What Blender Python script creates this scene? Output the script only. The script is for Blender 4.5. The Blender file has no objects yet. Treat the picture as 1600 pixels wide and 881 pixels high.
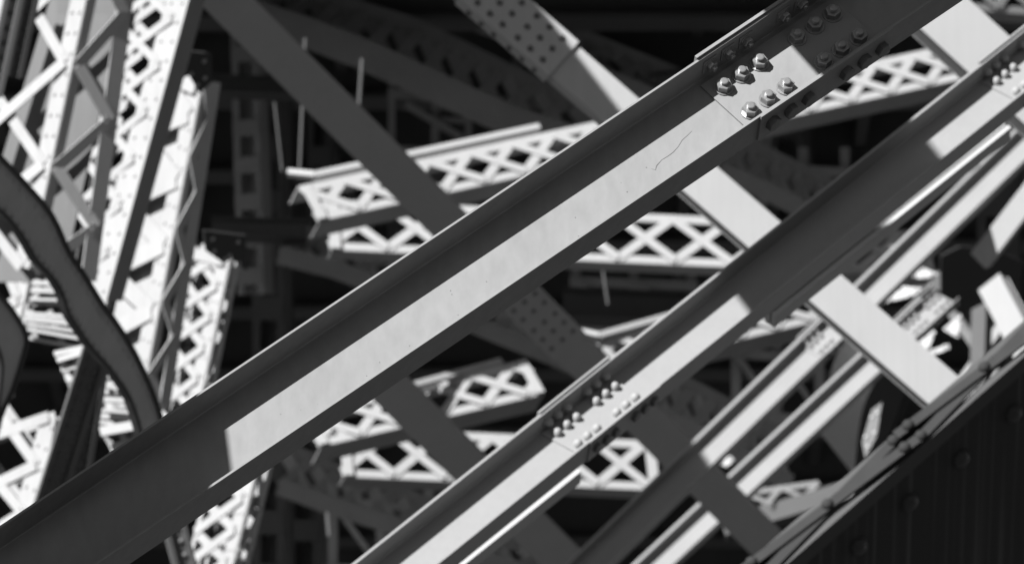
import bpy, math, random
from mathutils import Vector as Vec, Matrix
random.seed(7)
sc = bpy.context.scene
COL = sc.collection
PI = math.pi

# ------------------------------------------------------------------ camera
PITCH = math.radians(14.0)
CAM = Vec((0, 0, 2.0))
LENS = 315.0
FPX = 1600 * LENS / 36.0                      # focal length in photo pixels
RIGHT = Vec((1, 0, 0))
UP = Vec((0, -math.sin(PITCH), math.cos(PITCH)))
BACK = Vec((0, -math.cos(PITCH), -math.sin(PITCH)))
cd = bpy.data.cameras.new('camera')
cam = bpy.data.objects.new('camera', cd)
COL.objects.link(cam)
cam.location = CAM
cam.rotation_euler = (PI / 2 + PITCH, 0, 0)
cd.lens = LENS
cd.sensor_width = 36
cd.clip_start = 0.5
cd.clip_end = 8000
cd.dof.use_dof = True
cd.dof.focus_distance = 47.2
cd.dof.aperture_fstop = 5.8
cd.dof.aperture_blades = 0
sc.camera = cam

def V(x, y, z):
    return RIGHT * x + UP * y + BACK * z

# ------------------------------------------------------------------ sky and sun
SUN = V(-0.563, 0.691, 0.456).normalized()
w = bpy.data.worlds.new("World")
sc.world = w
w.use_nodes = True
nt = w.node_tree
bg = nt.nodes['Background']
sky = nt.nodes.new('ShaderNodeTexSky')
sky.sky_type = 'NISHITA'
sky.sun_disc = False
sky.sun_elevation = math.asin(SUN.z)
sky.sun_rotation = math.atan2(SUN.x, SUN.y)
bw = nt.nodes.new('ShaderNodeRGBToBW')        # monochrome photograph: colourless sky
nt.links.new(sky.outputs[0], bw.inputs[0])
nt.links.new(bw.outputs[0], bg.inputs[0])
bg.inputs[1].default_value = 0.058
sky.air_density = 0.6
sky.dust_density = 0.3
sl = bpy.data.lights.new('sun', 'SUN')
sl.energy = 5.0
sl.angle = math.radians(0.5)
sun = bpy.data.objects.new('sun', sl)
COL.objects.link(sun)
sun.location = (0, 0, 120)
sun.rotation_euler = (-SUN).to_track_quat('-Z', 'Y').to_euler()

vs = sc.view_settings
vs.view_transform = 'Standard'
vs.look = 'None'
vs.gamma = 1.0
vs.use_curve_mapping = False
vs.exposure = 1.85
try:
    sc.cycles.use_denoising = True
    sc.cycles.max_bounces = 5
    sc.cycles.diffuse_bounces = 3
except Exception:
    pass

# ------------------------------------------------------------------ materials
def paint(name, base, rough=0.45, var=0.12, scale=3.0, streak=0.0, speck=0.0, bump=0.15, metal=0.0, spec=0.4):
    m = bpy.data.materials.new(name)
    m.use_nodes = True
    t = m.node_tree
    N, L = t.nodes, t.links
    b = N['Principled BSDF']
    geo = N.new('ShaderNodeNewGeometry')
    n1 = N.new('ShaderNodeTexNoise'); n1.inputs['Scale'].default_value = scale; n1.inputs['Detail'].default_value = 6
    L.new(geo.outputs['Position'], n1.inputs['Vector'])
    mp = N.new('ShaderNodeMapping'); mp.inputs['Scale'].default_value = (16, 16, 0.7)
    L.new(geo.outputs['Position'], mp.inputs['Vector'])
    n2 = N.new('ShaderNodeTexNoise'); n2.inputs['Scale'].default_value = 1.2; n2.inputs['Detail'].default_value = 3
    L.new(mp.outputs[0], n2.inputs['Vector'])
    mx = N.new('ShaderNodeMath'); mx.operation = 'MULTIPLY_ADD'
    L.new(n1.outputs[0], mx.inputs[0]); mx.inputs[1].default_value = var * 2; mx.inputs[2].default_value = 1 - var
    m2 = N.new('ShaderNodeMath'); m2.operation = 'MULTIPLY_ADD'
    L.new(n2.outputs[0], m2.inputs[0]); m2.inputs[1].default_value = streak * 2; m2.inputs[2].default_value = 1 - streak
    if streak > 1: mp.inputs['Scale'].default_value = (26, 26, 0.45)
    m2.use_clamp = False
    m3 = N.new('ShaderNodeMath'); m3.operation = 'MULTIPLY'
    L.new(mx.outputs[0], m3.inputs[0]); L.new(m2.outputs[0], m3.inputs[1])
    last = m3
    if speck:
        n3 = N.new('ShaderNodeTexVoronoi'); n3.inputs['Scale'].default_value = 7.0
        L.new(geo.outputs['Position'], n3.inputs['Vector'])
        r = N.new('ShaderNodeMath'); r.operation = 'GREATER_THAN'; r.inputs[1].default_value = 0.028
        L.new(n3.outputs['Distance'], r.inputs[0])
        r2 = N.new('ShaderNodeMath'); r2.operation = 'MULTIPLY_ADD'; r2.inputs[1].default_value = speck; r2.inputs[2].default_value = 1 - speck
        L.new(r.outputs[0], r2.inputs[0])
        m4 = N.new('ShaderNodeMath'); m4.operation = 'MULTIPLY'
        L.new(m3.outputs[0], m4.inputs[0]); L.new(r2.outputs[0], m4.inputs[1])
        last = m4
    m5 = N.new('ShaderNodeMath'); m5.operation = 'MULTIPLY'; m5.inputs[1].default_value = base
    lim = N.new('ShaderNodeMath'); lim.operation = 'MAXIMUM'; lim.inputs[1].default_value = 0.3
    L.new(last.outputs[0], lim.inputs[0]); L.new(lim.outputs[0], m5.inputs[0])
    cb = N.new('ShaderNodeCombineColor')
    for i in range(3):
        L.new(m5.outputs[0], cb.inputs[i])
    L.new(cb.outputs[0], b.inputs['Base Color'])
    b.inputs['Roughness'].default_value = rough
    b.inputs['Metallic'].default_value = metal
    b.inputs['Specular IOR Level'].default_value = spec
    if bump:
        n4 = N.new('ShaderNodeTexNoise'); n4.inputs['Scale'].default_value = 60; n4.inputs['Detail'].default_value = 4
        L.new(geo.outputs['Position'], n4.inputs['Vector'])
        bp = N.new('ShaderNodeBump'); bp.inputs['Strength'].default_value = bump; bp.inputs['Distance'].default_value = 0.004
        L.new(n4.outputs[0], bp.inputs['Height'])
        L.new(bp.outputs[0], b.inputs['Normal'])
    return m

PAINT = paint('grey_bridge_paint', 0.126, 0.6, 0.13, 1.6, 0.14, 0.35, 0.10, 0, 0.12)
NUTM = paint('galvanised_bolt', 0.16, 0.32, 0.10, 20, 0, 0, 0.05, 0.5, 0.5)
PALE = paint('pale_bridge_paint', 0.225, 0.55, 0.08, 1.5, 0.06, 0.0, 0.0, 0, 0.2)
LEGP = paint('pale_leg_paint', 0.185, 0.55, 0.14, 1.5, 0.12, 0.0, 0.0, 0, 0.2)
WEBP = paint('light_beam_paint', 0.155, 0.55, 0.08, 1.5, 0.06, 0.0, 0.0, 0, 0.2)
MID = paint('weathered_grey_paint', 0.20, 0.5, 0.10, 1.5, 0.08, 0.0, 0.0)
DARKP = paint('dark_steel_paint', 0.05, 0.6, 0.18, 1.2, 0.15, 0.0, 0.0)  # plain dark tone for posts, columns and some plates
FORE = paint('shade_dark_girder_paint', 0.026, 0.7, 0.15, 4, 0.0, 0.0, 0.0, 0, 0.1)  # near-black colour stands in for shade on the foreground girder
ROD = paint('dull_rod_paint', 0.05, 0.5, 0.1, 3, 0, 0, 0)
STRIP = paint('shade_dark_lacing_paint', 0.021, 0.85, 0.25, 6, 0.1, 0.0, 0.0, 0, 0.05)  # shade over the laced top face is put into this dark colour
DECKM = paint('stained_deck_concrete', 0.045, 0.8, 0.25, 0.4, 0.1, 0, 0)
GIRDW = paint('grey_girder_web_paint', 0.24, 0.6, 0.2, 2, 0.1, 0, 0, 0, 0.2)
GIRD = paint('girder_and_underside_shade_grey', 0.15, 0.6, 0.2, 2, 0.1, 0, 0, 0, 0.2)  # girder grey, also carries the painted shade under the laced struts
DARKB = paint('black_bracket_paint', 0.022, 0.45, 0.2, 2, 0.1, 0, 0, 0, 0.2)
HILLM = paint('sky_block_slope', 0.035, 0.95, 0.3, 0.1, 0, 0, 0, 0, 0.05)
GROUNDM = paint('dark_river_bank', 0.055, 0.9, 0.2, 0.05, 0, 0, 0, 0, 0.1)
BLACKB = paint('blackened_bolt_head', 0.05, 0.5, 0.2, 20, 0, 0, 0.05)
CHIP = paint('bare_dark_chip', 0.04, 0.7, 0.2, 30, 0, 0, 0)

# ------------------------------------------------------------------ helpers
def K(px, py, d):
    """point at distance d (along the optical axis) seen at photo pixel px, py"""
    return CAM + RIGHT * ((px - 800) / FPX * d) + UP * ((440.5 - py) / FPX * d) - BACK * d

def frame(p0, p1, theta):
    """a along p0>p1; face normal n turned towards the viewer, tilted by theta about a"""
    a = (p1 - p0).normalized()
    zc = (CAM - (p0 + p1) * 0.5).normalized()
    wv = (zc - a * a.dot(zc)).normalized()
    v = wv.cross(a)
    t = math.radians(theta)
    b = v * math.cos(t) - wv * math.sin(t)
    n = v * math.sin(t) + wv * math.cos(t)
    return a, b, n

def mat4(o, x, y, z):
    return Matrix(((x.x, y.x, z.x, o.x), (x.y, y.y, z.y, o.y), (x.z, y.z, z.z, o.z), (0, 0, 0, 1)))

class MB:
    def __init__(s):
        s.v, s.f = [], []
    def add(s, vs_, fs_):
        o = len(s.v)
        s.v += [tuple(q) for q in vs_]
        s.f += [tuple(i + o for i in f) for f in fs_]
    def box(s, x0, x1, y0, y1, z0, z1, M=None):
        p = [Vec((x, y, z)) for z in (z0, z1) for y in (y0, y1) for x in (x0, x1)]
        if M: p = [M @ q for q in p]
        s.add(p, [(0, 2, 3, 1), (4, 5, 7, 6), (0, 1, 5, 4), (2, 6, 7, 3), (0, 4, 6, 2), (1, 3, 7, 5)])
    def prism(s, poly, h0, h1, M=None, ax='x'):
        """poly extruded; ax='z': poly is (x, y) and h along z; ax='x': poly is (y, z), h along x"""
        n = len(poly)
        if ax == 'z':
            p = [Vec((q[0], q[1], h)) for h in (h0, h1) for q in poly]
        else:
            p = [Vec((h, q[0], q[1])) for h in (h0, h1) for q in poly]
        if M: p = [M @ q for q in p]
        s.add(p, [tuple(range(n))[::-1], tuple(range(n, 2 * n))] + [(i, (i + 1) % n, n + (i + 1) % n, n + i) for i in range(n)])
    def ring(s, profile, seg, M=None, phase=0.0):
        """lathe about z, profile [(r, z)], closed with end caps"""
        p = []
        for r, z in profile:
            for k in range(seg):
                a = phase + 2 * PI * k / seg
                p.append(Vec((r * math.cos(a), r * math.sin(a), z)))
        if M: p = [M @ q for q in p]
        fs = []
        for i in range(len(profile) - 1):
            for k in range(seg):
                k2 = (k + 1) % seg
                fs.append((i * seg + k, i * seg + k2, (i + 1) * seg + k2, (i + 1) * seg + k))
        fs.append(tuple(range(seg))[::-1])
        fs.append(tuple(range((len(profile) - 1) * seg, len(profile) * seg)))
        s.add(p, fs)
    def mesh(s, name, m, smooth=False):
        me = bpy.data.meshes.new(name)
        me.from_pydata(s.v, [], s.f)
        me.materials.append(m)
        if smooth:
            for pl in me.polygons: pl.use_smooth = True
        me.update()
        return me

def link(name, me, parent=None, M=None, kind=None, label=None):
    o = bpy.data.objects.new(name, me)
    COL.objects.link(o)
    if parent: o.parent = parent
    if M is not None: o.matrix_local = M
    if kind: o['kind'] = kind
    if label: o['label'] = label
    return o

def tag(o, label, cat, group=None, kind=None):
    o['label'] = label; o['category'] = cat
    if group: o['group'] = group
    if kind: o['kind'] = kind
    return o

MW = {}
def thing(name, label, cat, M, group=None):
    o = bpy.data.objects.new(name, None)
    o.empty_display_size = 0.3
    COL.objects.link(o)
    M = M if isinstance(M, Matrix) else Matrix.Translation(M)
    o.matrix_local = M
    MW[o.name] = M
    return tag(o, label, cat, group, 'thing')

def bevel(o, wd, seg=2):
    md = o.modifiers.new('bevel', 'BEVEL'); md.width = wd; md.segments = seg; md.limit_method = 'ANGLE'
    return o

UNIT = {}
def unit(m, nm='bar'):
    if m.name not in UNIT:
        mb = MB(); mb.box(-.5, .5, -.5, .5, -.5, .5)
        UNIT[m.name] = mb.mesh('bar_' + m.name, m)
    return UNIT[m.name]

def ubox(name, parent, M, m, kind=None, label=None):
    """a unit box placed by the world matrix M under a thing whose own matrix is known"""
    return link(name, unit(m), parent, MW[parent.name].inverted() @ M, kind, label)

def bar(name, parent, p0, p1, wd, th, n, m, ext=0.0, off=0.0):
    a = (p1 - p0); L = a.length; a = a / L
    n = (n - a * n.dot(a)).normalized()
    y = n.cross(a)
    c = (p0 + p1) * 0.5 + n * off
    return ubox(name, parent, mat4(c, a * (L + 2 * ext), y * wd, n * th), m)

# rivet / nut meshes
def dome_mesh(nm, r, h, m, seg=12):
    mb = MB()
    pr = [(r * math.cos(t), h * math.sin(t)) for t in [0, .35, .7, 1.05, 1.35]]
    mb.ring([(r, -0.004)] + pr, seg)
    return mb.mesh(nm, m, True)

def nut_mesh(nm, r, m):
    mb = MB()                                   # chamfered hexagon, r across corners / 2
    mb.ring([(r, 0), (r, r * 0.70), (r * 0.93, r * 0.80), (r * .62, r * .82)], 6)
    return mb.mesh(nm, m)

def washer_mesh(nm, r, m):
    mb = MB(); mb.ring([(r, -.002), (r, .006), (r * .96, .008)], 20)
    return mb.mesh(nm, m)

def tip_mesh(nm, r, z0, z1, m):
    mb = MB()
    pr = []
    k = 5
    for i in range(k):                          # thread turns
        z = z0 + (z1 - z0) * i / k
        pr += [(r, z), (r, z + (z1 - z0) * .55 / k), (r * .93, z + (z1 - z0) * .75 / k)]
    pr += [(r, z1 - .003), (r * .84, z1), (r * .5, z1 + .001)]
    mb.ring(pr, 14)
    return mb.mesh(nm, m)

NR = 0.045
NUT = nut_mesh('hex_nut', NR, NUTM)
WASH = washer_mesh('washer', NR * 1.18, NUTM)
TIP = tip_mesh('bolt_tip', NR * .5, NR * .7, NR * 1.3, NUTM)
HEADB = nut_mesh('bolt_head', NR * 1.0, BLACKB)
RIV = dome_mesh('rivet_head', 0.038, 0.034, DARKB, 20)
RIVT = dome_mesh('lacing_rivet', 0.024, 0.02, STRIP, 16)
RIVS = dome_mesh('small_rivet', 0.030, 0.02, MID, 8)
BALL = dome_mesh('domed_nut', 0.043, 0.056, WEBP, 14)

def fastener(parent, P, zdir, rot, sc_=1.0):
    """nut with washer and bolt tip; P local point, zdir local axis"""
    q = zdir.to_track_quat('Z', 'Y').to_matrix().to_4x4()
    M = Matrix.Translation(P) @ q @ Matrix.Rotation(rot, 4, 'Z') @ Matrix.Scale(sc_, 4)
    link('washer', WASH, parent, M)
    M2 = M @ Matrix.Translation((0, 0, .008))
    link('nut', NUT, parent, M2)
    link('bolt_tip', TIP, parent, M2)

# ------------------------------------------------------------------ ground, deck
mb = MB(); mb.box(-3000, 3000, -1500, 4500, -1.2, 0.0)
g = link('ground', mb.mesh('ground', GROUNDM)); g['kind'] = 'structure'
mb = MB()
NA, NRR = 64, 10
for i in range(NA + 1):
    az = math.radians(62 + 236 * i / NA)                       # clockwise from the viewing direction: all round behind
    for j in range(NRR + 1):
        rr = 45 + 30 * j
        hgt = -1 + 21 * min(1, j / 1.0) * (1 if j else 0) + 6.2 * (j - 1 if j > 1 else 0) * (1 + .12 * math.sin(i * 1.7 + j)) if j else -1.0
        edge = min(1, i / 6, (NA - i) / 6)
        mb.v.append((math.sin(az) * rr, math.cos(az) * rr, hgt * edge if j else -1))
for i in range(NA):
    for j in range(NRR):
        k = i * (NRR + 1) + j
        mb.f.append((k, k + NRR + 1, k + NRR + 2, k + 1))
hl = link('sky_block_hill', mb.mesh('sky_block_hill', HILLM)); hl['kind'] = 'structure'  # unseen slope added behind the camera to block low sky light
DECKZ = 41.0 + 2.0
DECKY = 129.0
deck = thing('bridge_deck', 'dark underside of the bridge deck spanning the whole background', 'bridge deck', Vec((0, DECKY, DECKZ)))
mb = MB(); mb.box(-260, 260, 0, 190, 0, 0.9)
link('deck_slab', mb.mesh('deck_slab', DECKM), deck)
mb = MB(); mb.box(-260, 260, -0.5, 0, -0.25, 1.6)
link('fascia_beam', mb.mesh('fascia_beam', DARKP), deck)
for i in range(12):
    y = 8 + i * 5.0
    mb = MB(); mb.box(-120, 120, y, y + .35, -1.1, -.003); mb.box(-120, 120, y - .25, y + .6, -1.18, -1.1)
    link('floor_beam', mb.mesh('floor_beam', DARKP), deck)
for i in range(13):
    x = -18 + i * 3.0
    mb = MB(); mb.box(x, x + .2, 1, 100, -.7, -.004)
    link('stringer', mb.mesh('stringer', DARKP), deck)

# ------------------------------------------------------------------ channel beams
def channel(label, c0, c1, theta, Wd, H, tf=.014, tw=.014, ext=(3, 3), m=PAINT, group=None, bev=0.002, splices=(), big=True):
    """c0, c1: (px, py, d) on the front edge of the lower flange"""
    p0, p1 = K(*c0), K(*c1)
    a, b, n = frame(p0, p1, theta)
    L = (p1 - p0).length
    t = thing('channel_beam', label, 'steel beam', mat4(p0, a, b, n), group)
    x0, x1 = -ext[0], L + ext[1]
    r = 0.009
    # web plate
    mb = MB(); mb.box(x0, x1, 0.0005, H - .0005, -Wd - tw, -Wd)
    link('web', mb.mesh('web', m), t)
    # upper flange with fillet against the web (y, z profile)
    poly = [(H, -Wd - tw - .003), (H, 0), (H - tf, 0), (H - tf, -Wd + r)] + \
           [(H - tf - r * (1 - math.cos(q)), -Wd + r * (1 - math.sin(q))) for q in [PI / 2 * i / 5 for i in range(1, 6)]] + [(H - tf - r, -Wd - tw - .003)]
    mb = MB(); mb.prism(poly, x0, x1)
    o = link('upper_flange', mb.mesh('upper_flange', m), t)
    poly = [(0, -Wd - tw - .003), (tf + r, -Wd - tw - .003), (tf + r, -Wd)] + \
           [(tf + r * (1 - math.sin(q)), -Wd + r * (1 - math.cos(q))) for q in [PI / 2 * i / 5 for i in range(1, 6)]] + [(tf, 0), (0, 0)]
    mb = MB(); mb.prism(poly, x0, x1)
    o2 = link('lower_flange', mb.mesh('lower_flange', m), t)
    if bev:
        bevel(o, bev); bevel(o2, bev)
    for sx, full in splices:
        pitch, gap, edge = .132, .28, .085
        xs = [-gap / 2 - pitch * 2, -gap / 2 - pitch, -gap / 2, gap / 2, gap / 2 + pitch, gap / 2 + pitch * 2]
        hl = gap / 2 + pitch * 2 + edge
        pt = .014
        # web plate
        mb = MB(); mb.box(sx - hl, sx + hl, .045, H - .05, -Wd + .0005, -Wd + pt)
        wp = link('web_splice_plate', mb.mesh('web_splice_plate', m), t)
        bevel(wp, .002)
        zt = -Wd + pt
        for x in xs:
            for y in (.144, H - .142):
                if full:
                    fastener(wp, Vec((sx + x, y, zt)), Vec((0, 0, 1)), random.uniform(0, 1))
                else:
                    link('domed_nut', BALL, wp, Matrix.Translation((sx + x, y, zt)))
        # lower flange cover plate on the outer face, bolt heads outside
        mb = MB(); mb.box(sx - hl, sx + hl, -pt, -.0005, -Wd - tw, .012)
        lp = link('lower_splice_plate', mb.mesh('lower_splice_plate', m), t)
        bevel(lp, .002)
        for x in xs:
            M = Matrix.Translation((sx + x, -pt, -Wd * .5)) @ Vec((0, -1, 0)).to_track_quat('Z', 'Y').to_matrix().to_4x4() @ Matrix.Rotation(random.uniform(0, 1), 4, 'Z')
            link('bolt_head', HEADB, lp, M)
        # upper flange cover plate outside, nuts on square washers inside
        mb = MB(); mb.box(sx - hl, sx + hl, H + .0005, H + pt * 1.4, -Wd - tw, .016)
        up = link('upper_splice_plate', mb.mesh('upper_splice_plate', m), t)
        bevel(up, .002)
        for x in xs:
            mb = MB(); mb.box(sx + x - .045, sx + x + .045, H - tf - .008, H - tf - .0005, -Wd * .45 - .045, -Wd * .45 + .045)
            link('square_washer', mb.mesh('square_washer', m), up)
            if full:
                fastener(up, Vec((sx + x, H - tf - .008, -Wd * .45)), Vec((0, -1, 0)), random.uniform(0, 1), .72)
            else:
                M = Matrix.Translation((sx + x, H - tf - .008, -Wd * .55)) @ Vec((0, -1, 0)).to_track_quat('Z', 'Y').to_matrix().to_4x4()
                link('domed_nut', BALL, up, M)
    return t, L, (a, b, n), p0

def along(c0, c1, px):
    """metres from c0 along the beam at which it is seen at px"""
    p0, p1 = K(*c0), K(*c1)
    lo, hi = -20.0, 40.0
    d = (p1 - p0).normalized()
    for _ in range(50):
        mid = (lo + hi) / 2
        q = p0 + d * mid - CAM
        x = 800 + FPX * q.dot(RIGHT) / -q.dot(BACK)
        if x < px: lo = mid
        else: hi = mid
    return lo

M0, M1 = (340, 754, 46.1), (1150, 208, 47.75)
main, ML, MF, MP = channel('largest sharp grey channel beam crossing the whole picture with a hex bolted splice', M0, M1, 27.2, .185, .497,
                           splices=[(along(M0, M1, 1291), True)], ext=(2.0, 2.2))
S0, S1_ = (898, 709, 70.0), (1450, 265, 73.6)
beam2, BL2, BF2, BP2 = channel('second large channel beam below the sharp one with a splice of domed nuts', S0, S1_, 31, .180, .485,
                     splices=[(along(S0, S1_, 976), False), (along(S0, S1_, 1655), False)], tf=.022, ext=(3.5, 2.5), bev=0, m=WEBP)
# rear twin of the second beam: only its flange edges show under the front one
T0, T1 = (700, 902, 71.5), (1450, 303, 75.0)
TWL = (K(*T1) - K(*T0)).length
for lab, xa, xb in (('plain narrow channel beam close under the lower end of the second large beam', 480, 908), ('plain narrow channel beam close under the shaded upper half of the second large beam', 1212, 1580)):
    ua, ub = along(T0, T1, xa), along(T0, T1, xb)
    channel(lab, T0, T1, 31, .12, .10, tf=.042, ext=(-ua, ub - TWL), bev=0, m=PALE, group='narrow twin beams under the second beam')
A0, A1 = (1120, 718, 116), (1300, 543, 118)
channel('narrow channel beam third from the top with a small bolted splice beside the white brace', A0, A1, 28, .13, .45,
        splices=[(along(A0, A1, 1322), False)], tf=.045, ext=(5, 7), bev=0, m=WEBP)
F0, F1 = (1205, 738, 123), (1400, 556, 125)
channel('lowest narrow channel beam passing behind both the white and the dark brace', F0, F1, 28, .13, .43,
        splices=[(along(F0, F1, 1468), False)], tf=.045, ext=(7, 1.25), bev=0, m=WEBP)
# paint crack and chips on the main web
def web_pt(px, py):
    """local point on the main web face seen at px, py"""
    o = MP - MF[2] * .185
    d = (K(px, py, 1) - CAM).normalized()
    q = CAM + d * ((o - CAM).dot(MF[2]) / d.dot(MF[2]))
    return MW[main.name].inverted() @ q
crk = [(1018, 264), (1024, 266), (1026, 259), (1034, 250), (1044, 244), (1052, 238), (1060, 229), (1066, 219), (1074, 212), (1081, 205)]
cp = [web_pt(*q) for q in crk]
mb = MB(); cv = []
for i, p in enumerate(cp):
    dd = cp[min(i + 1, len(cp) - 1)] - cp[max(i - 1, 0)]
    nn = Vec((-dd.y, dd.x, 0)).normalized() * (.0017 if 0 < i < len(cp) - 1 else .0004) * random.uniform(.4, 1)
    cv += [p - nn + Vec((0, 0, .0012)), p + nn + Vec((0, 0, .0012)), p - nn, p + nn]
cf = []
for i in range(len(cp) - 1):
    k = i * 4
    cf += [(k, k + 4, k + 5, k + 1), (k + 2, k + 6, k + 4, k), (k + 1, k + 5, k + 7, k + 3)]
mb.add(cv, cf)
link('paint_crack', mb.mesh('paint_crack', CHIP), main)
mb = MB(); mb.ring([(.0042, -.001), (.0036, .0012)], 7)
chip = mb.mesh('paint_chip', CHIP)
for px, py in [(899, 340), (904, 369), (911, 367), (905, 371), (704, 454), (706, 460), (593, 566), (573, 587), (1010, 262), (980, 300), (640, 540), (760, 440), (470, 640), (1090, 250)]:
    link('paint_chip', chip, main, Matrix.Translation(web_pt(px, py)) @ Matrix.Scale(random.uniform(.5, 1), 4))

# ------------------------------------------------------------------ box braces (the other diagonal family)
def brace(label, c0, c1, theta, Hpx_m, Dp, m, ext=(2, 2), splice=None, group=None, cat='brace'):
    """c0, c1 on the centre line of the front face"""
    p0, p1 = K(*c0), K(*c1)
    a, b, n = frame(p0, p1, theta)
    L = (p1 - p0).length
    t = thing('box_brace', label, cat, mat4(p0, a, b, n), group)
    x0, x1 = -ext[0], L + ext[1]
    h = Hpx_m / 2
    for nm, bx in (('face_plate', (x0, x1, -h, h, -.016, 0)), ('back_plate', (x0, x1, -h, h, -Dp, -Dp + .016)),
                   ('side_plate', (x0, x1, h - .03, h - .014, -Dp + .016, -.016)), ('side_plate', (x0, x1, -h + .004, -h + .02, -Dp + .016, -.016))):
        mb = MB(); mb.box(*bx); link(nm, mb.mesh(nm, m), t)
    if splice:
        s0, s1, rows = splice
        mb = MB(); mb.box(s0, s1, -h - .03, h + .03, .0005, .03); mb.box(s0, s1, -h - .03, -h - .0005, -Dp, 0)
        sp = link('splice_plate', mb.mesh('splice_plate', m), t)
        for half in (0, 1):
            for i in range(3):
                for j in range(rows):
                    x = s0 + (s1 - s0) * ((.14 + .14 * i) + .45 * half)
                    y = -h * .72 + 1.44 * h * j / (rows - 1)
                    link('rivet', RIVS_D, sp, Matrix.Translation((x, y, .03)))
                x = s0 + (s1 - s0) * ((.14 + .14 * i) + .45 * half)
                M = Matrix.Translation((x, -h - .03, -Dp * .5)) @ Vec((0, -1, 0)).to_track_quat('Z', 'Y').to_matrix().to_4x4()
                link('rivet', RIVS_D, sp, M)
    return t, (a, b, n), L

RIVS_G = dome_mesh('girder_rivet', 0.034, 0.026, GIRDW, 10)
RIVS_D = dome_mesh('bolt_row_head', 0.034, 0.03, DARKP, 10)
def alen(c0, c1, px): return along(c0, c1, px)
C0, C1 = (830, 50, 91.0), (1400, 545, 91.0)
brace('pale sunlit box brace crossing in front of the two narrow beams', C0, C1, 22, .44, .18, PALE, ext=(2, 1.6),
      splice=(along(C0, C1, 740), along(C0, C1, 880), 3))
D0, D1 = (380, 30, 111.0), (1200, 852, 121.5)
brace('long dark box brace sloping down behind both large beams to the lower right', D0, D1, -8, .50, .2, MID, ext=(1.5, 1.5),
      splice=(along(D0, D1, 790), along(D0, D1, 890), 3))
E0, E1 = (600, 598, 113.0), (860, 856, 117.0)
brace('short dark box brace showing under the sharp beam beside the white lattice', E0, E1, -8, .50, .2, MID, ext=(.25, 2))
G0, G1 = (1400, -48, 92.0), (1520, 62, 92.0)
brace('pale box brace with a grey side at the upper right corner', G0, G1, 22, .60, .3, PALE, ext=(2, 1.2))

# ------------------------------------------------------------------ laced struts
def strut(label, c0, c1, theta, H, D, pitch, cw=.11, bw_=.13, m=PALE, ext=(0, 0), phase=0.0, rail=None, under=DARKP, group='laced struts between the dark columns'):
    p0, p1 = K(*c0), K(*c1)
    a, b, n = frame(p0, p1, theta)
    L = (p1 - p0).length
    t = thing('laced_strut', label, 'lattice strut', Vec(p0), group)
    x0, x1 = -ext[0], L + ext[1]
    P = lambda x, y, z: p0 + a * x + b * y + n * z
    def bx(nm, xa, xb, ya, yb, za, zb, mm):
        c = P((xa + xb) / 2, (ya + yb) / 2, (za + zb) / 2)
        return ubox(nm, t, mat4(c, a * (xb - xa), b * (yb - ya), n * (zb - za)), mm)
    for yb in (0, H - cw):
        bx('chord', x0, x1, yb, yb + cw, -.02, 0, m)
    bx('bottom_plate', x0 + .03, x1, -.016, -.001, -D, .001, GIRD)  # underside shade put into a darker paint than the chords
    bx('top_plate', x0, x1, H + .001, H + .016, -D, .001, m)
    for xe in (x0, x1 - .16) if H > .5 else ():
        bx('end_plate', xe, xe + .16, .004, H - .004, .031, .041, m)
    k = math.floor(x0 / pitch)
    y0, y1 = cw * .5, H - cw * .5
    while k * pitch < x1:
        xa = (k + phase) * pitch
        xb = xa + pitch
        for (u0, w0, u1, w1, z) in ((xa, y0, xb, y1, .009), (xa, y1, xb, y0, .022)):
            lo, hi = max(u0, x0), min(u1, x1)
            if hi - lo > pitch * .3:
                f0, f1 = (lo - u0) / pitch, (hi - u0) / pitch
                bar('lacing_bar', t, P(lo, w0 + (w1 - w0) * f0, z), P(hi, w0 + (w1 - w0) * f1, z), bw_, .012, n, m, ext=.0)
        k += 1
    if rail:
        for q0, q1 in zip(rail[:-1], rail[1:]):
            bar('top_rail', t, K(*q0), K(*q1), .085, .085, n, m)
        bar('rail_web', t, K(rail[1][0], rail[1][1] + 11, rail[1][2] + .15), K(rail[-1][0], rail[-1][1] + 11, rail[-1][2] + .15), .1, .03, n, DARKP)
    return t

d1 = 126
strut('upper white laced strut with a pale rail above it, left of the sharp beam', (496, 345, d1), (1530, 117, d1 + 6), 30, .60, .42, .71,
      rail=[(449, 270, d1 + .6), (491, 274, d1 + .6), (842, 199, d1 + 2.5)])
strut('level white laced strut seen below the middle of the sharp beam', (515, 389, d1 + 3.5), (1200, 419, d1 + 5), 26, .78, .30, .86)
strut('lower white laced strut under the sharp beam at the left', (498, 697, d1), (850, 614, d1 + 2), 30, .60, .42, .71,
      rail=[(620, 610, d1 + .6), (632, 606, d1 + .6), (782, 565, d1 + 2.5)])
strut('lowest level white laced strut left of the second beam', (535, 743, d1 + 3.5), (1030, 765, d1 + 5), 26, .78, .30, .78)
strut('white laced strut rising behind the second beam toward the pale brace', (930, 584, d1 + 1), (1300, 495, d1 + 4), 30, .55, .42, .71,
      rail=[(897, 517, d1 + 1.4), (935, 525, d1 + 1.4), (1045, 494, d1 + 2.5)])
strut('short level laced strut by the dark joint at the right', (1262, 424, d1 + 5), (1460, 432, d1 + 6), 26, .72, .3, .86)
strut('laced strut cut by the upper right corner of the picture', (1500, 14, d1 + 3), (1680, 28, d1 + 5), 26, .72, .3, .86)
strut('small laced strut low at the right above the dark riveted girder', (1180, 812, d1 + 9), (1300, 795, d1 + 10), 26, .5, .3, .75, m=MID, bw_=.08, cw=.07)

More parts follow.
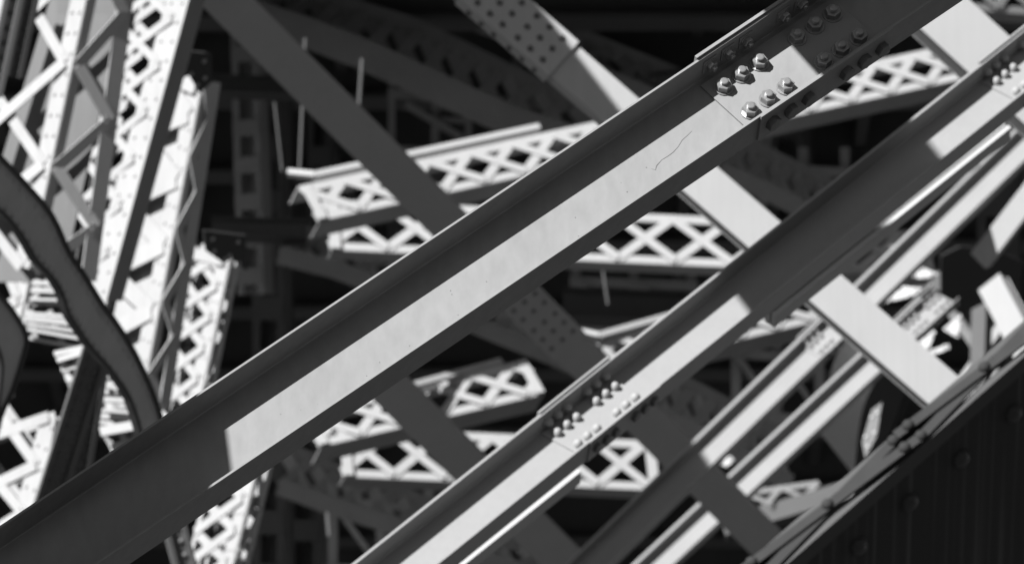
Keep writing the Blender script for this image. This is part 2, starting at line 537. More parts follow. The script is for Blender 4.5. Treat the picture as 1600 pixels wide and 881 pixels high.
# ------------------------------------------------------------------ lattice legs at the left
def quadface(t, TL, TR, BL, BR, cl, cr, bw_, nb, style, m, mbar=None, th=.02, flip=0, ends=False):
    """laced face between two world-space edges; cl, cr chord widths, nb panels"""
    mbar = mbar or m
    n = (TR - TL).cross(TL - BL)
    if n.dot(CAM - TL) < 0: n = -n
    n.normalize()
    dl, dr = (BL - TL).normalized(), (BR - TR).normalized()
    il = (TR - TL); il = (il - dl * il.dot(dl)).normalized()
    ir = (TL - TR); ir = (ir - dr * ir.dot(dr)).normalized()
    if cl: bar('chord', t, TL + il * cl * .5, BL + il * cl * .5, cl, th, n, m)
    if cr: bar('chord', t, TR + ir * cr * .5, BR + ir * cr * .5, cr, th, n, m)
    Lp = lambda s: TL.lerp(BL, s) + il * cl * .5
    Rp = lambda s: TR.lerp(BR, s) + ir * cr * .5
    if cl and cr and ends:
        for s0, s1 in ((0, .5 / nb), (1, 1 - .5 / nb)):
            A, B = Lp(s0).lerp(Lp(s1), .35), Rp(s0).lerp(Rp(s1), .35)
            bar('end_plate', t, A, B, (Lp(s0) - Lp(s1)).length * .7, .012, n, m, ext=(cl + cr) * .2, off=th * .5 + .040)
    for i in range(nb):
        s0, s1 = i / nb, (i + 1) / nb
        if style == 'X':
            bar('lacing_bar', t, Lp(s0), Rp(s1), bw_, .014, n, mbar, off=th * .5 + .008)
            bar('lacing_bar', t, Rp(s0), Lp(s1), bw_, .014, n, mbar, off=th * .5 + .023)
        elif style == 'Z':
            q = (i + flip) % 2
            A, B = (Lp(s0), Rp(s1)) if q == 0 else (Rp(s0), Lp(s1))
            bar('lacing_bar', t, A, B, bw_, .016, n, mbar, off=th * .5 + .010 + .002 * q)
        elif style == 'B':
            bar('batten', t, Lp(s0), Rp(s0), bw_, .014, n, mbar, off=th * .5 + .008)
    return n

def leg(label, d, fr, back, cl, cr, cs, bw_, nb, nz, style='X', dback=.95, solid=False, backing=False, ends=False, m=LEGP, ms=None, rear=True, bwz=None, group=None, riv=True):
    """fr: front face TL, TR, BL, BR in pixels; back: pixel of the rear right edge, top and bottom"""
    ms = ms or m
    TL, TR, BL, BR = [K(x, y, d + o) for (x, y), o in zip(fr, (.8, 0, .8, 0))]
    SR, SB = K(back[0][0], back[0][1], d + dback), K(back[1][0], back[1][1], d + dback)
    t = thing('lattice_leg', label, 'lattice leg', Vec(BR), group)
    nf = quadface(t, TL, TR, BL, BR, cl, cr, bw_, nb, style, m, ends=ends)
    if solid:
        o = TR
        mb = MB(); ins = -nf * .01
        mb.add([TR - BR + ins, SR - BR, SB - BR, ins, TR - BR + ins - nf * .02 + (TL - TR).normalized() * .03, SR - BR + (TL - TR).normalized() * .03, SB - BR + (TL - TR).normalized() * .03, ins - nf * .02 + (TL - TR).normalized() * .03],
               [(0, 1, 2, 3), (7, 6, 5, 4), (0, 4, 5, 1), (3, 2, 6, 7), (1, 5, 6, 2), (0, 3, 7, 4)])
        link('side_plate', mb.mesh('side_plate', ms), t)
    else:
        ns = quadface(t, TR, SR, BR, SB, cs * .6, cs, bwz or bw_ * .9, nz, 'Z', ms)
    if backing:
        off = -nf * (.12 if backing is True else backing)
        q = [TL.lerp(TR, .1) + off - BR, TR.lerp(TL, .1) + off - BR, BR.lerp(BL, .1) + off - BR, BL.lerp(BR, .1) + off - BR]
        mb = MB(); mb.add(q + [v - nf * .02 for v in q], [(0, 1, 2, 3), (7, 6, 5, 4), (0, 4, 5, 1), (1, 5, 6, 2), (2, 6, 7, 3), (3, 7, 4, 0)])
        link('inner_plate', mb.mesh('inner_plate', m if backing is True else DARKP), t)
    # rear faces seen through the lacing
    if rear:
        RL, RB = TL + (SR - TR), BL + (SB - BR)
        quadface(t, RL, SR, RB, SB, cl + .1, cs + .15, bw_, nb, 'X', m)
        quadface(t, TL - nf * .02, RL, BL - nf * .02, RB, cs, cs, bw_, nz, 'Z', ms)
    if riv:
        mb = MB()
        q = nf.to_track_quat('Z', 'Y').to_matrix().to_4x4()
        N = int((BR - TR).length / .22)
        inn = (TL - TR).normalized()
        for i in range(N):
            for k in (.25, .75):
                p = TR.lerp(BR, (i + .5) / N) + inn * (cr * k) + nf * .012 - Vec(BR)
                mb.ring([(.022, -.004), (.02, .012), (.01, .018)], 6, Matrix.Translation(p) @ q)
        link('chord_rivets', mb.mesh('chord_rivets', m), t, kind='stuff')
    return t

GL = 'lattice legs at the left'
leg('leftmost tall white lattice leg with wide crossed lacing and grey zigzag side', 100,
    [(5, -60), (148, -60), (-145, 420), (46, 420)], [(216, -60), (150, 440)],   .18, .22, .20, .13, 3, 6, 'X', group=GL, bwz=.14, dback=.30, ms=MID, rear=False, backing=.8)
leg('white lattice leg with a broad riveted chord right of the leftmost one', 103,
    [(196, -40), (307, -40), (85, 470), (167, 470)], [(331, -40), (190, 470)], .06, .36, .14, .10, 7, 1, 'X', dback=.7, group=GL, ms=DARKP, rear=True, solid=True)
leg('white lattice leg with triangular gaps and a grey edge channel', 106,
    [(240, 100), (316, 130), (123, 640), (219, 640)], [(344, 130), (264, 640)], .10, .26, .17, .22, 10, 9, 'Z', group=GL, bwz=.12, dback=.20, backing=True, ms=MID, ends=True)
leg('short white lattice leg with fine lacing above the sharp beam', 110,
    [(296, 385), (361, 400), (236, 690), (300, 690)], [(376, 400), (318, 690)], .05, .28, .14, .11, 6, 3, 'X', group=GL, dback=.4, ends=True)
leg('lattice leg under the sharp beam at the bottom left', 110,
    [(330, 730), (402, 730), (280, 930), (352, 930)], [(425, 730), (378, 930)], .08, .24, .14, .12, 4, 3, 'X', group=GL, dback=.4)
leg('white lattice leg in the lower left corner with crossed bars', 104,
    [(-40, 600), (92, 655), (-100, 880), (30, 880)], [(104, 655), (46, 880)], .18, .26, .14, .13, 3, 2, 'X', group=GL, dback=.6)
leg('white lattice leg end just left of the dark curved girder', 102,
    [(-30, 330), (56, 395), (-60, 620), (6, 620)], [(64, 395), (20, 620)], .1, .22, .14, .13, 3, 2, 'X', group=GL, dback=.5)

# ------------------------------------------------------------------ dark curved girder at the left
def curved(label, up, lo, d, m, depth=.06, cat='girder', flange=.03, teeth=True, nrm=(.75, -.3, .6)):
    def smooth(P):
        P = [Vec((x, y, 0)) for x, y in P]; out = []
        for i in range(len(P) - 1):
            a_, b_, c_, d_ = P[max(i - 1, 0)], P[i], P[i + 1], P[min(i + 2, len(P) - 1)]
            for k in range(3):
                t_ = k / 3
                q = .5 * (2 * b_ + (c_ - a_) * t_ + (2 * a_ - 5 * b_ + 4 * c_ - d_) * t_ ** 2 + (3 * b_ - a_ - 3 * c_ + d_) * t_ ** 3)
                out.append((q.x, q.y))
        return out + [(P[-1].x, P[-1].y)]
    up, lo = smooth(up), smooth(lo)
    n_ = len(up)
    W_ = V(*nrm).normalized()
    o = K(up[n_ // 2][0], up[n_ // 2][1], d)
    def hit(x, y):
        dr = (K(x, y, 1) - CAM).normalized()
        return CAM + dr * ((o - CAM).dot(W_) / dr.dot(W_))
    U = [hit(x, y) for x, y in up]; Lw = [hit(x, y) for x, y in lo]
    t = thing('curved_girder', label, cat, Vec(o))
    mb = MB()
    th = .03
    fr = [q - o for q in U] + [q - o for q in Lw]
    bk = [q - W_ * th for q in fr]
    fs = []
    for i in range(n_ - 1):
        fs += [(i, n_ + i, n_ + i + 1, i + 1), (2 * n_ + i, 2 * n_ + i + 1, 3 * n_ + i + 1, 3 * n_ + i)]
        fs += [(i, i + 1, 2 * n_ + i + 1, 2 * n_ + i), (n_ + i, 3 * n_ + i, 3 * n_ + i + 1, n_ + i + 1)]
    mb.add(fr + bk, fs)
    link('girder_web', mb.mesh('girder_web', GIRDW if m is GIRD else m), t)
    for nm, E in (('upper_flange', U), ('lower_flange', Lw)):
        m = DARKB
        mb = MB()
        nn = [((E[min(i + 1, n_ - 1)] - E[max(i - 1, 0)]).normalized()).cross(W_).normalized() * .020 for i in range(n_)]
        ff, gg = W_ * flange, -W_ * depth
        for i in range(n_):
            mb.v += [tuple(q) for q in (E[i] - o - nn[i] + ff, E[i] - o + nn[i] + ff, E[i] - o + nn[i] + gg, E[i] - o - nn[i] + gg)]
        for i in range(n_ - 1):
            k = i * 4
            for c in range(4):
                c2 = (c + 1) % 4
                mb.f.append((k + c, k + c2, k + 4 + c2, k + 4 + c))
        link(nm, mb.mesh(nm, m), t)
    if teeth:
        Q = W_.to_track_quat('Z', 'Y').to_matrix().to_4x4()
        for E, F_ in ((U, Lw), (Lw, U)):
            for i in range(n_ - 1):
                for s_ in (.5,):
                    p = E[i].lerp(E[i + 1], s_); q = F_[i].lerp(F_[i + 1], s_)
                    link('rivet', RIVS_G, t, Matrix.Translation(p.lerp(q, .17) - o) @ Q @ Matrix.Scale(.75, 4))
    return t
curved('dark curved plate girder arching down across the white lattice legs',
       [(-30, 215), (8, 254), (38, 286), (79, 335), (106, 392), (131, 430), (160, 477), (174, 495), (201, 536), (222, 577), (241, 623), (262, 690)],
       [(-40, 300), (3, 333), (33, 370), (54, 406), (76, 430), (93, 455), (105, 490), (120, 514), (142, 545), (170, 577), (201, 623), (222, 690)],
       86, GIRD)
curved('dark curved plate at the left edge beside the white leg end',
       [(-30, 430), (0, 462), (22, 490), (40, 525), (34, 560), (18, 610), (0, 650), (-16, 720)],
       [(-60, 470), (-30, 500), (-12, 530), (0, 560), (0, 590), (-5, 640), (-12, 700), (-24, 770)],
       90, GIRD, teeth=False)

# ------------------------------------------------------------------ dark riveted posts under the curved girder
def post(label, c0, c1, theta, Hh, D, m, cat='post', riv=True):
    p0, p1 = K(*c0), K(*c1)
    a, b, n = frame(p0, p1, theta)
    L = (p1 - p0).length
    t = thing('riveted_post', label, cat, mat4(p0, a, b, n))
    mb = MB(); mb.box(0, L, -Hh / 2, Hh / 2, -D, 0); link('post_body', mb.mesh('post_body', m), t)
    for s in (-1, 1):
        mb = MB(); mb.box(0, L, s * Hh / 2 - .03, s * Hh / 2 + .03, .001, .05); link('edge_angle', mb.mesh('edge_angle', m), t)
    if riv:
        k = 0
        while .1 + k * .16 < L and k < 60:
            for s in (-.22, .22):
                link('rivet', RIVS_D, t, Matrix.Translation((.1 + k * .16, s * Hh, 0)))
            k += 1
    return t
post('dark riveted post leaning behind the foot of the curved girder', (150, 545, 94), (70, 800, 94.5), 25, .26, .05, DARKP)
post('dark riveted post at the top left edge before the leftmost lattice leg', (52, -40, 96), (18, 120, 96), 25, .16, .05, DARKP)
post('narrow dark riveted post in the top left corner of the picture', (26, -40, 95), (-14, 150, 95), 25, .16, .05, GIRD)
post('second dark post just right of the leaning riveted post', (152, 560, 95), (112, 800, 95.2), 25, .2, .05, DARKP)
post('dark leg below the sharp beam near the bottom left corner', (262, 790, 100), (300, 930, 100), 25, .22, .05, DARKP)

# pale slatted platforms seen edge-on between the dark girders
def slats(label, quad, d, nb, m=PALE, group='slatted platforms'):
    TL, TR, BL, BR = [K(x, y, d) for x, y in quad]
    t = thing('slatted_platform', label, 'platform', Vec(BL), group)
    nn = V(-.15, .25, .95).normalized()
    for i in range(nb):
        s_ = (i + .5) / nb
        j = lambda: random.uniform(-.25, .25) / nb
        p, q = TL.lerp(BL, s_ + j()), TR.lerp(BR, s_ + j())
        bar('slat', t, p, q, (BL - TL).length / nb * random.uniform(.55, .8), .05, nn, m, off=random.uniform(-.1, .1))
    for f in (.08, .55, .93):
        bar('stringer', t, TL.lerp(TR, f), BL.lerp(BR, f), .06, .08, nn, MID, off=-.2)
    return t
slats('pale slatted platform left of the curved girder above the dark opening', [(38, 484), (104, 486), (44, 530), (138, 548)], 97, 6)
slats('upper pale slatted platform beside the white leg end', [(50, 436), (86, 436), (46, 478), (98, 480)], 97.5, 7)
slats('pale slatted platform between the riveted posts and the curved girder', [(150, 580), (172, 584), (150, 664), (216, 668)], 97, 8)
slats('small pale slatted platform above the sharp beam at the left', [(152, 668), (212, 664), (176, 706), (206, 696)], 97, 2)
slats('small stepped pale platform left of the riveted post', [(84, 552), (140, 536), (108, 604), (124, 600)], 97, 5)

# ------------------------------------------------------------------ dark arch ribs in the shade
def arch(label, lo, up, d, m, nb, group='shaded arch ribs', lw=.5):
    L0 = [K(x, y, d) for x, y in lo]; U0 = [K(x, y, d + 1.0) for x, y in up]
    t = thing('arch_rib', label, 'arch rib', Vec(L0[0]), group)
    def along_pts(P, s):
        k = s * (len(P) - 1); i = min(int(k), len(P) - 2)
        return P[i].lerp(P[i + 1], k - i)
    for P, wd, nm in ((L0, lw, 'lower_chord'), (U0, .3, 'upper_chord')):
        for i in range(len(P) - 1):
            bar(nm, t, P[i], P[i + 1], wd, .25 + .004 * (i % 2), BACK, m, ext=.05)
    for i in range(nb):
        s0, s1 = i / nb, (i + 1) / nb
        bar('lacing_bar', t, along_pts(L0, s0), along_pts(U0, s1), .2, .05, BACK, GIRDW, off=.02)
        bar('lacing_bar', t, along_pts(U0, s0), along_pts(L0, s1), .2, .05, BACK, GIRDW, off=-.04)
    return t
arch('dark lattice arch rib curving down behind the pale brace near the top', [(400, 25), (480, 52), (560, 82), (640, 118), (720, 155), (800, 190), (900, 222), (1010, 250), (1200, 270)],
     [(400, -20), (480, -5), (560, 15), (640, 40), (720, 78), (800, 118), (900, 165), (1010, 200), (1200, 225)], 146, GIRD, 15)
arch('dark lattice arch rib below the white struts near the bottom', [(440, 760), (520, 790), (600, 815), (680, 845), (760, 875), (860, 905)],
     [(440, 700), (520, 735), (600, 762), (680, 795), (760, 830), (860, 865)], 146, GIRD, 9, lw=.3)
arch('short dark lattice rib right of the sharp splice', [(1130, 270), (1200, 300), (1270, 335), (1340, 372)], [(1130, 215), (1200, 245), (1270, 280), (1340, 315)], 145, GIRD, 6, lw=.3)
arch('short dark lattice rib behind the lower end of the dark brace', [(1010, 640), (1080, 672), (1150, 708), (1230, 752)], [(1010, 575), (1080, 607), (1150, 643), (1230, 690)], 145, GIRD, 6, lw=.3)
arch('dark lattice arch rib between the two white laced struts', [(440, 400), (520, 420), (600, 450), (680, 480), (760, 515), (860, 555), (960, 600)],
     [(440, 360), (520, 375), (600, 400), (680, 430), (760, 465), (860, 505), (960, 550)], 147, GIRD, 9, lw=.3)

# ------------------------------------------------------------------ dark columns and floor struts in the shade
def column(label, x, y0, y1, d, wpx, m, D=.5, tilt=0, battens=0):
    p0, p1 = K(x, y0, d), K(x + tilt, y1, d)
    a, b, n = frame(p0, p1, -25)
    s = FPX / d
    t = thing('shaded_column', label, 'column', Vec(p1), 'dark columns in the shade')
    Wm = wpx / s
    L = (p1 - p0).length
    for k in (-1, 1):
        c = (p0 + p1) / 2 + b * (Wm * .38 * k)
        ubox('column_channel', t, mat4(c, a * L, b * (Wm * .24), n * .3), m)
    c = (p0 + p1) / 2 - n * .3
    ubox('column_web', t, mat4(c, a * L, b * Wm * .9, n * .02), m)
    for i in range(battens):
        q = p0.lerp(p1, (i + .5) / battens)
        ubox('batten', t, mat4(q + n * .165, a * (L / battens * .45), b * Wm * .98, n * .02), m)
    return t
arch('faint upper lattice rib near the top edge of the picture', [(520, -18), (600, -2), (700, 22), (800, 58), (900, 100), (1020, 150), (1120, 190)], [(520, -60), (600, -45), (700, -22), (800, 14), (900, 56), (1020, 105), (1120, 145)], 149, GIRDW, 12, lw=.25)
column('dark battened column right of the lattice legs', 384, -60, 460, 149, 46, MID, battens=9, tilt=14)
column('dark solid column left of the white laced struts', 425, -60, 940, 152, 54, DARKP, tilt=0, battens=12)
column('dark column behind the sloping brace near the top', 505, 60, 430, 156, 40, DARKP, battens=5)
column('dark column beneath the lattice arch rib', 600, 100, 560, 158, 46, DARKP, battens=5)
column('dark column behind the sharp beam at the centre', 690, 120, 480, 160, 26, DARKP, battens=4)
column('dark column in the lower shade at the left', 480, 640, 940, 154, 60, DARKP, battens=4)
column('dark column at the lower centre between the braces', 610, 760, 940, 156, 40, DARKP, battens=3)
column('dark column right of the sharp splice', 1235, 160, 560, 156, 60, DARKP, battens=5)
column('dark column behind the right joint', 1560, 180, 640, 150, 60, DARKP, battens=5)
def beamh(label, c0, c1, Hh, D, m, th=25):
    p0, p1 = K(*c0), K(*c1)
    a, b, n = frame(p0, p1, th)
    t = thing('shaded_strut', label, 'strut', Vec(p0), 'dark struts in the shade')
    L = (p1 - p0).length
    c = (p0 + p1) / 2
    ubox('strut_web', t, mat4(c - n * D / 2, a * L, b * Hh * .96, n * .03), m)
    for k in (-1, 1):
        ubox('strut_flange', t, mat4(c + b * (Hh / 2 * k) - n * D / 2, a * L, b * .03, n * D), m)
    return t
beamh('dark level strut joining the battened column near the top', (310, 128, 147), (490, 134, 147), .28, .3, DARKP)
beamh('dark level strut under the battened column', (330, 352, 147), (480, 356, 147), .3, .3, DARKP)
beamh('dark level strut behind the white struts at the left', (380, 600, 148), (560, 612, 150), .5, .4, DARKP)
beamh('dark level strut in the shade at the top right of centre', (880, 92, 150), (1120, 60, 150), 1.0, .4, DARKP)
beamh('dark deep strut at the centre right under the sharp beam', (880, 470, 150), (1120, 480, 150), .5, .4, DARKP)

for lab, x0_, y0_, w_, h_ in (('dark cross bracing in the shade at the lower centre', 520, 770, 150, 130), ('dark cross bracing in the shade right of the sharp splice', 1190, 250, 130, 120),
                         ('dark cross bracing in the shade under the middle of the second beam', 1150, 540, 130, 120), ('dark cross bracing in the shade at the centre under the sharp beam', 900, 430, 180, 90),
                         ('dark cross bracing in the shade at the top right of centre', 930, 60, 150, 120)):
    f_ = thing('cross_bracing', lab, 'bracing', Vec(K(x0_, y0_, 152)), 'dark cross bracing in the shade')
    for q in (0, .5, 1):
        bar('panel_post', f_, K(x0_ + w_ * q, y0_ - 20, 152), K(x0_ + w_ * q, y0_ + h_ + 20, 152), .16, .1, BACK, GIRDW)
    for q in (.1, .9):
        bar('panel_rail', f_, K(x0_ - 10, y0_ + h_ * q, 152), K(x0_ + w_ + 10, y0_ + h_ * q + 8, 152), .16, .1, BACK, GIRDW, off=.11)
    bar('diagonal', f_, K(x0_, y0_ + h_ * .1, 152), K(x0_ + w_ * .5, y0_ + h_ * .9, 152), .1, .06, BACK, GIRDW, off=.2)
    bar('diagonal', f_, K(x0_ + w_ * .5, y0_ + h_ * .1, 152), K(x0_ + w_, y0_ + h_ * .9, 152), .1, .06, BACK, GIRDW, off=.2)
fr_ = thing('cross_bracing', 'dark cross bracing with a diagonal in the shade above the upper white strut', 'bracing', Vec(K(680, 190, 151)))
for nm, x0, y0, x1, y1, wd in (('frame_post', 612, 120, 612, 260, .12), ('frame_post', 682, 130, 678, 262, .14), ('frame_post', 733, 140, 731, 262, .12), ('rail', 606, 146, 742, 158, .16),
                           ('rail', 680, 187, 736, 190, .1), ('diagonal', 634, 164, 722, 216, .12), ('rail', 606, 232, 742, 240, .12)):
    bar(nm, fr_, K(x0, y0, 151), K(x1, y1, 151), wd, .1, BACK, MID, off={'frame_post': 0, 'rail': .11, 'diagonal': .22}[nm])
# thin sunlit hanger rods in front of the dark background
for (x0, y0, x1, y1, wd, lab) in ((429, 160, 441, 268, .05, 'thin hanger rod left of the pair near the white rail end'),
                             (477, 60, 468, 270, .06, 'thin hanger rod meeting the bend of the white rail'),
                             (566, 92, 560, 181, .075, 'short bright hanger rod under the lattice arch rib'),
                             (942, 420, 950, 476, .06, 'short bright hanger rod below the level laced strut'),
                             (512, 800, 515, 836, .1, 'stubby bright hanger rod at the bottom left of centre')):
    p0, p1 = K(x0, y0, 132), K(x1, y1, 132)
    a = (p1 - p0)
    mb = MB(); mb.ring([(wd * .36, 0), (wd * .36, a.length)], 8, a.to_track_quat('Z', 'Y').to_matrix().to_4x4())
    o = link('hanger_rod', mb.mesh('hanger_rod', ROD)); o.location = p0
    tag(o, lab, 'rod', 'hanger rods')

# ------------------------------------------------------------------ right joint with radiating members
jt = thing('gusset_joint', 'dark gusset joint where pale members meet at the right edge', 'joint', Vec(K(1530, 430, 134)))
o0 = K(1530, 430, 134)
poly = [(1470, 400), (1500, 385), (1560, 392), (1600, 410), (1590, 452), (1545, 470), (1500, 492), (1470, 460)]
nd = V(.45, -.55, .7).normalized()
mb = MB()
pts = [CAM + (K(x, y, 1) - CAM) * ((o0 - CAM).dot(nd) / (K(x, y, 1) - CAM).dot(nd)) for x, y in poly]
mb.add([p - o0 for p in pts] + [p - o0 - nd * .02 for p in pts], [tuple(range(8))[::-1], tuple(range(8, 16))] + [(i, (i + 1) % 8, 8 + (i + 1) % 8, 8 + i) for i in range(8)])
link('gusset_plate', mb.mesh('gusset_plate', DARKB), jt)
def member(label, c0, c1, th, Hm, D, m, ext=(0, 0)):
    return brace(label, c0, c1, th, Hm, D, m, ext=ext, group='members around the right joint')
member('pale member rising from the right joint to the picture edge', (1528, 408, 121), (1640, 262, 120), 16, .30, .15, PALE)
member('pale member dropping from the right joint to the dark girder', (1545, 440, 132), (1625, 590, 131), -20, .42, .25, WEBP)
member('dark member falling steeply below the right joint', (1530, 450, 135), (1525, 640, 135), -30, .25, .2, DARKP)
member('dark member running level from the right joint', (1420, 430, 136), (1500, 445, 136), 20, .3, .2, DARKP)
curved('dark curved bracket between the pale brace and the riveted girder',
       [(1400, 560), (1370, 590), (1350, 630), (1340, 680), (1335, 740)],
       [(1440, 570), (1420, 610), (1405, 650), (1385, 700), (1360, 750)], 128, DARKB, depth=.8, cat='bracket', teeth=False, nrm=(.5, -.65, .5))

def scrap(label, poly, d, m=PALE, nrm=(-.2, .3, .93)):
    W_ = V(*nrm).normalized()
    o = K(poly[0][0], poly[0][1], d)
    q = []
    for x, y in poly:
        dr = (K(x, y, 1) - CAM).normalized()
        q.append(CAM + dr * ((o - CAM).dot(W_) / dr.dot(W_)) - o)
    k = len(q)
    t = thing('gusset_plate', label, 'gusset', Vec(o), 'gusset plates')
    mb = MB(); mb.add(q + [v - W_ * .03 for v in q], [tuple(range(k)), tuple(range(k, 2 * k))[::-1]] + [(i, k + i, k + (i + 1) % k, (i + 1) % k) for i in range(k)])
    link('plate', mb.mesh('plate', m), t)
    Q = W_.to_track_quat('Z', 'Y').to_matrix().to_4x4()
    c = sum(q, Vec()) / k
    for v in q:
        link('rivet', RIVS, t, Matrix.Translation(v.lerp(c, .4)) @ Q)
    return t
scrap('long pale gusset wedge left of the dark joint', [(1378, 474), (1402, 446), (1442, 450), (1428, 462)], 129)
scrap('small pale gusset wedge above the long one by the dark joint', [(1420, 432), (1438, 416), (1466, 428), (1444, 436)], 130)
scrap('pale triangular gusset below the dark joint', [(1473, 514), (1502, 490), (1497, 528)], 128)
scrap('pale gusset sliver behind the white brace end', [(1432, 542), (1450, 512), (1462, 518), (1448, 552)], 128)
scrap('thin pale gusset strip below the dark joint', [(1452, 548), (1482, 537), (1484, 544), (1456, 556)], 127)
scrap('narrow pale gusset left of the small low lattice strut', [(1122, 722), (1140, 711), (1148, 718), (1136, 730)], 126)
scrap('long pale sliver against the dark curved bracket', [(1352, 716), (1347, 690), (1362, 640), (1378, 628), (1370, 680)], 120, DARKP)
scrap('grey panel between the second and third beams near the right edge', [(1448, 318), (1462, 268), (1545, 222), (1530, 260)], 112, MID, (.55, .1, .8))
member('thin dark member crossing below the right joint', (1480, 480, 138), (1580, 620, 138), -20, .14, .1, GIRD)
member('thin dark member leaning the other way below the right joint', (1590, 470, 139), (1470, 640, 139), -20, .14, .1, GIRD)
member('grey member low behind the lowest narrow beam', (1130, 822, 134), (1330, 762, 134), 28, .3, .3, DARKB)

scrap('added dark plate for the shade over the top of the lattice leg with triangular gaps', [(268, 78), (330, 84), (332, 128), (312, 146), (296, 118), (272, 128)], 104.5, DARKB, (.5, -.5, .7))  # dark sheet added where the leg top runs into shade
scrap('dark gusset plate capping the short finely laced lattice leg', [(318, 360), (384, 368), (386, 424), (362, 404), (350, 412), (322, 392)], 109, DARKB, (.5, -.5, .7))

# ------------------------------------------------------------------ foreground riveted girder, lower right
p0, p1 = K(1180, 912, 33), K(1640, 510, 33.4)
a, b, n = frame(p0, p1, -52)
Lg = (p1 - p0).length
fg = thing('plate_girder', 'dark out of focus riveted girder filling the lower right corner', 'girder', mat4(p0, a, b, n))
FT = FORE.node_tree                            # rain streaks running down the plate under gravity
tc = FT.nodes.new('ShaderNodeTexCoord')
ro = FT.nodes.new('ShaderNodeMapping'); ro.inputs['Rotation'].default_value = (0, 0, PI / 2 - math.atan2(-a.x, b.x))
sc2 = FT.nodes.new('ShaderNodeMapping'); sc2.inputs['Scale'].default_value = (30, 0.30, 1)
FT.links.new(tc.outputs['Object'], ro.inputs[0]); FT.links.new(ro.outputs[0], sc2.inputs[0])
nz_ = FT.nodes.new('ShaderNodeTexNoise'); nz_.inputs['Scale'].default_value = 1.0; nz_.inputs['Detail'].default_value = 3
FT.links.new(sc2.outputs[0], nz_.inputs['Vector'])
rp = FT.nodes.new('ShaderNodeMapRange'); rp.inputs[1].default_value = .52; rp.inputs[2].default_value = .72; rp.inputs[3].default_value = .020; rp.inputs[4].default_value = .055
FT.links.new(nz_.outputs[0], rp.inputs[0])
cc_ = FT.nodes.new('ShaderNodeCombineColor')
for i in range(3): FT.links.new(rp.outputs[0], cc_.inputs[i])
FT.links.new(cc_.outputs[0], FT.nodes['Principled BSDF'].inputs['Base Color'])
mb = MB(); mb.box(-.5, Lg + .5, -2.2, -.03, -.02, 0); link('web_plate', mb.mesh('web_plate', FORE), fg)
TD = .10                                      # depth of the laced top face
for z in (0, -TD):
    mb = MB(); mb.box(-.5, Lg + .5, -.03, -.016, z - .014, z + .014); mb.box(-.5, Lg + .5, -.09, -.0302, z, z + .014)
    link('edge_angle', mb.mesh('edge_angle', DARKB), fg)
gx = [along((1180, 912, 33), (1640, 510, 33.4), x) for x in (1185, 1430, 1675)]
gx = [gx[0] - (gx[1] - gx[0])] + gx
QY = Vec((0, 1, 0)).to_track_quat('Z', 'Y').to_matrix().to_4x4()
for xa, xb in zip(gx[:-1], gx[1:]):
    for p, q in ((Vec((xa + .04, -.006, -.012)), Vec((xb - .04, -.006, -TD + .02))), (Vec((xa + .04, .005, -TD + .02)), Vec((xb - .04, .005, -.012)))):
        dr = (q - p); Lb = dr.length; dr.normalize()
        up_ = Vec((0, 1, 0)); sd = dr.cross(up_)
        mb = MB(); mb.box(-.06, Lb + .06, -.005, .005, -.021, .021, mat4(p, dr, up_, sd))
        link('lacing_bar', mb.mesh('lacing_bar', STRIP), fg)
        for e in (p, q):
            link('rivet', RIVT, fg, Matrix.Translation(e + Vec((0, .006, 0))) @ QY)
    link('rivet', RIVT, fg, Matrix.Translation(Vec(((xa + xb) / 2, .011, -TD / 2))) @ QY)
def girder_pt(px, py):
    d = (K(px, py, 1) - CAM).normalized()
    q = CAM + d * ((p0 - CAM).dot(n) / d.dot(n))
    return MW[fg.name].inverted() @ q
for px, py in [(1582, 645), (1500, 715), (1420, 783), (1340, 852), (1664, 575), (1262, 920)]:
    q = girder_pt(px, py); q.z = 0
    link('rivet', RIV, fg, Matrix.Translation(q))

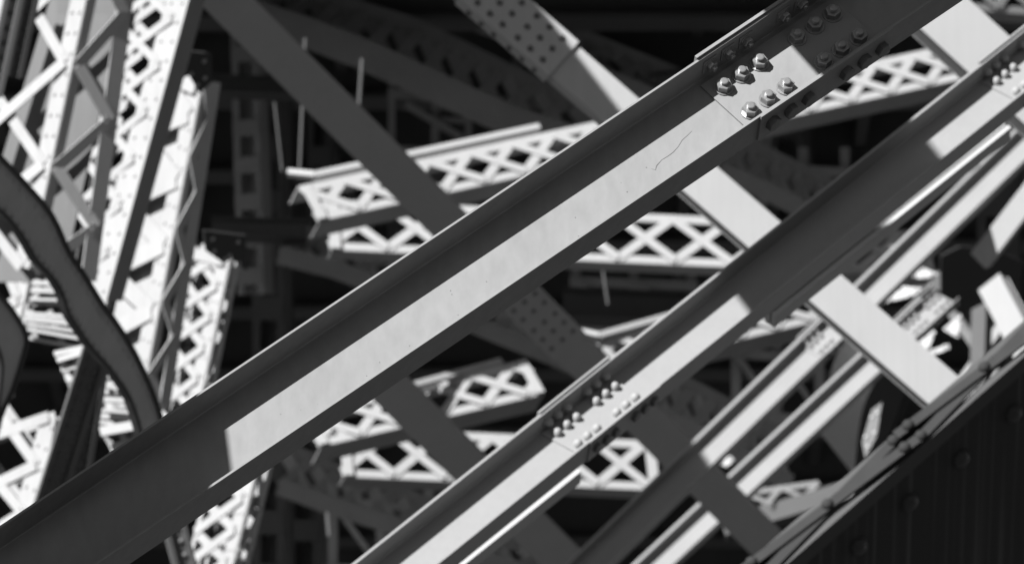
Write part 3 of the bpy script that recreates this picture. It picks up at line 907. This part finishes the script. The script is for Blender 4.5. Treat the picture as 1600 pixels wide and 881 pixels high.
# ------------------------------------------------------------------ overhead members whose shade falls across the beams
def plane_pt(o, n_, px, py):
    d = (K(px, py, 1) - CAM).normalized()
    return CAM + d * ((o - CAM).dot(n_) / d.dot(n_))
def overhead(label, o, n_, e0, e1, t_, width, side, ext):
    """flat box member whose one edge, seen from the sun, falls on pixels e0>e1 of the plane (o, n_)"""
    q0, q1 = plane_pt(o, n_, *e0) + SUN * t_, plane_pt(o, n_, *e1) + SUN * t_
    a = (q1 - q0).normalized()
    nn = (SUN - a * SUN.dot(a)).normalized()
    y = nn.cross(a) * side
    th = thing('overhead_brace', label, 'brace', Vec(q0), 'overhead braces out of the picture')
    L = (q1 - q0).length
    c = (q0 + q1) / 2 + a * (ext[1] - ext[0]) / 2 + y * width / 2
    ubox('brace_plate', th, mat4(c, a * (L + ext[0] + ext[1]), y * width, nn * .06), MID)
    for k in (-1, 1):
        ubox('edge_rib', th, mat4(c + y * (k * (width / 2 - .06)) + nn * .16, a * (L + ext[0] + ext[1]), y * .04, nn * .2), MID)
    return th
OW = MP - MF[2] * .185
overhead('wide brace above the picture shading the lower end of the sharp beam', OW, MF[2], (354, 670), (362, 730), 3.6, 1.6, -1, (2.2, 1.2))
overhead('wide brace above the picture shading the upper end of the sharp beam', OW, MF[2], (1223, 58), (1265, 104), 3.2, 1.3, 1, (1.2, .5))
O2 = BP2 - BF2[2] * .180
overhead('wide brace above the picture shading the middle of the second beam', O2, BF2[2], (1145, 455), (1172, 490), 8.5, 2.02, 1, (2.2, 2.2))
def bplane(c0, c1, theta, off):
    p0, p1 = K(*c0), K(*c1)
    a, b, n = frame(p0, p1, theta)
    return p0 - n * off, n
O3, N3 = bplane(A0, A1, 28, .13)
overhead('wide brace above the picture shading the lower end of the third beam', O3, N3, (1092, 700), (1108, 722), 13.5, 2.6, -1, (2.4, 2.4))
OB, NB = bplane(C0, C1, 22, 0)
overhead('long brace above the picture shading the top of the pale box brace', OB, NB, (845, 12), (972, 176), 8.5, .9, -1, (1.2, .1))
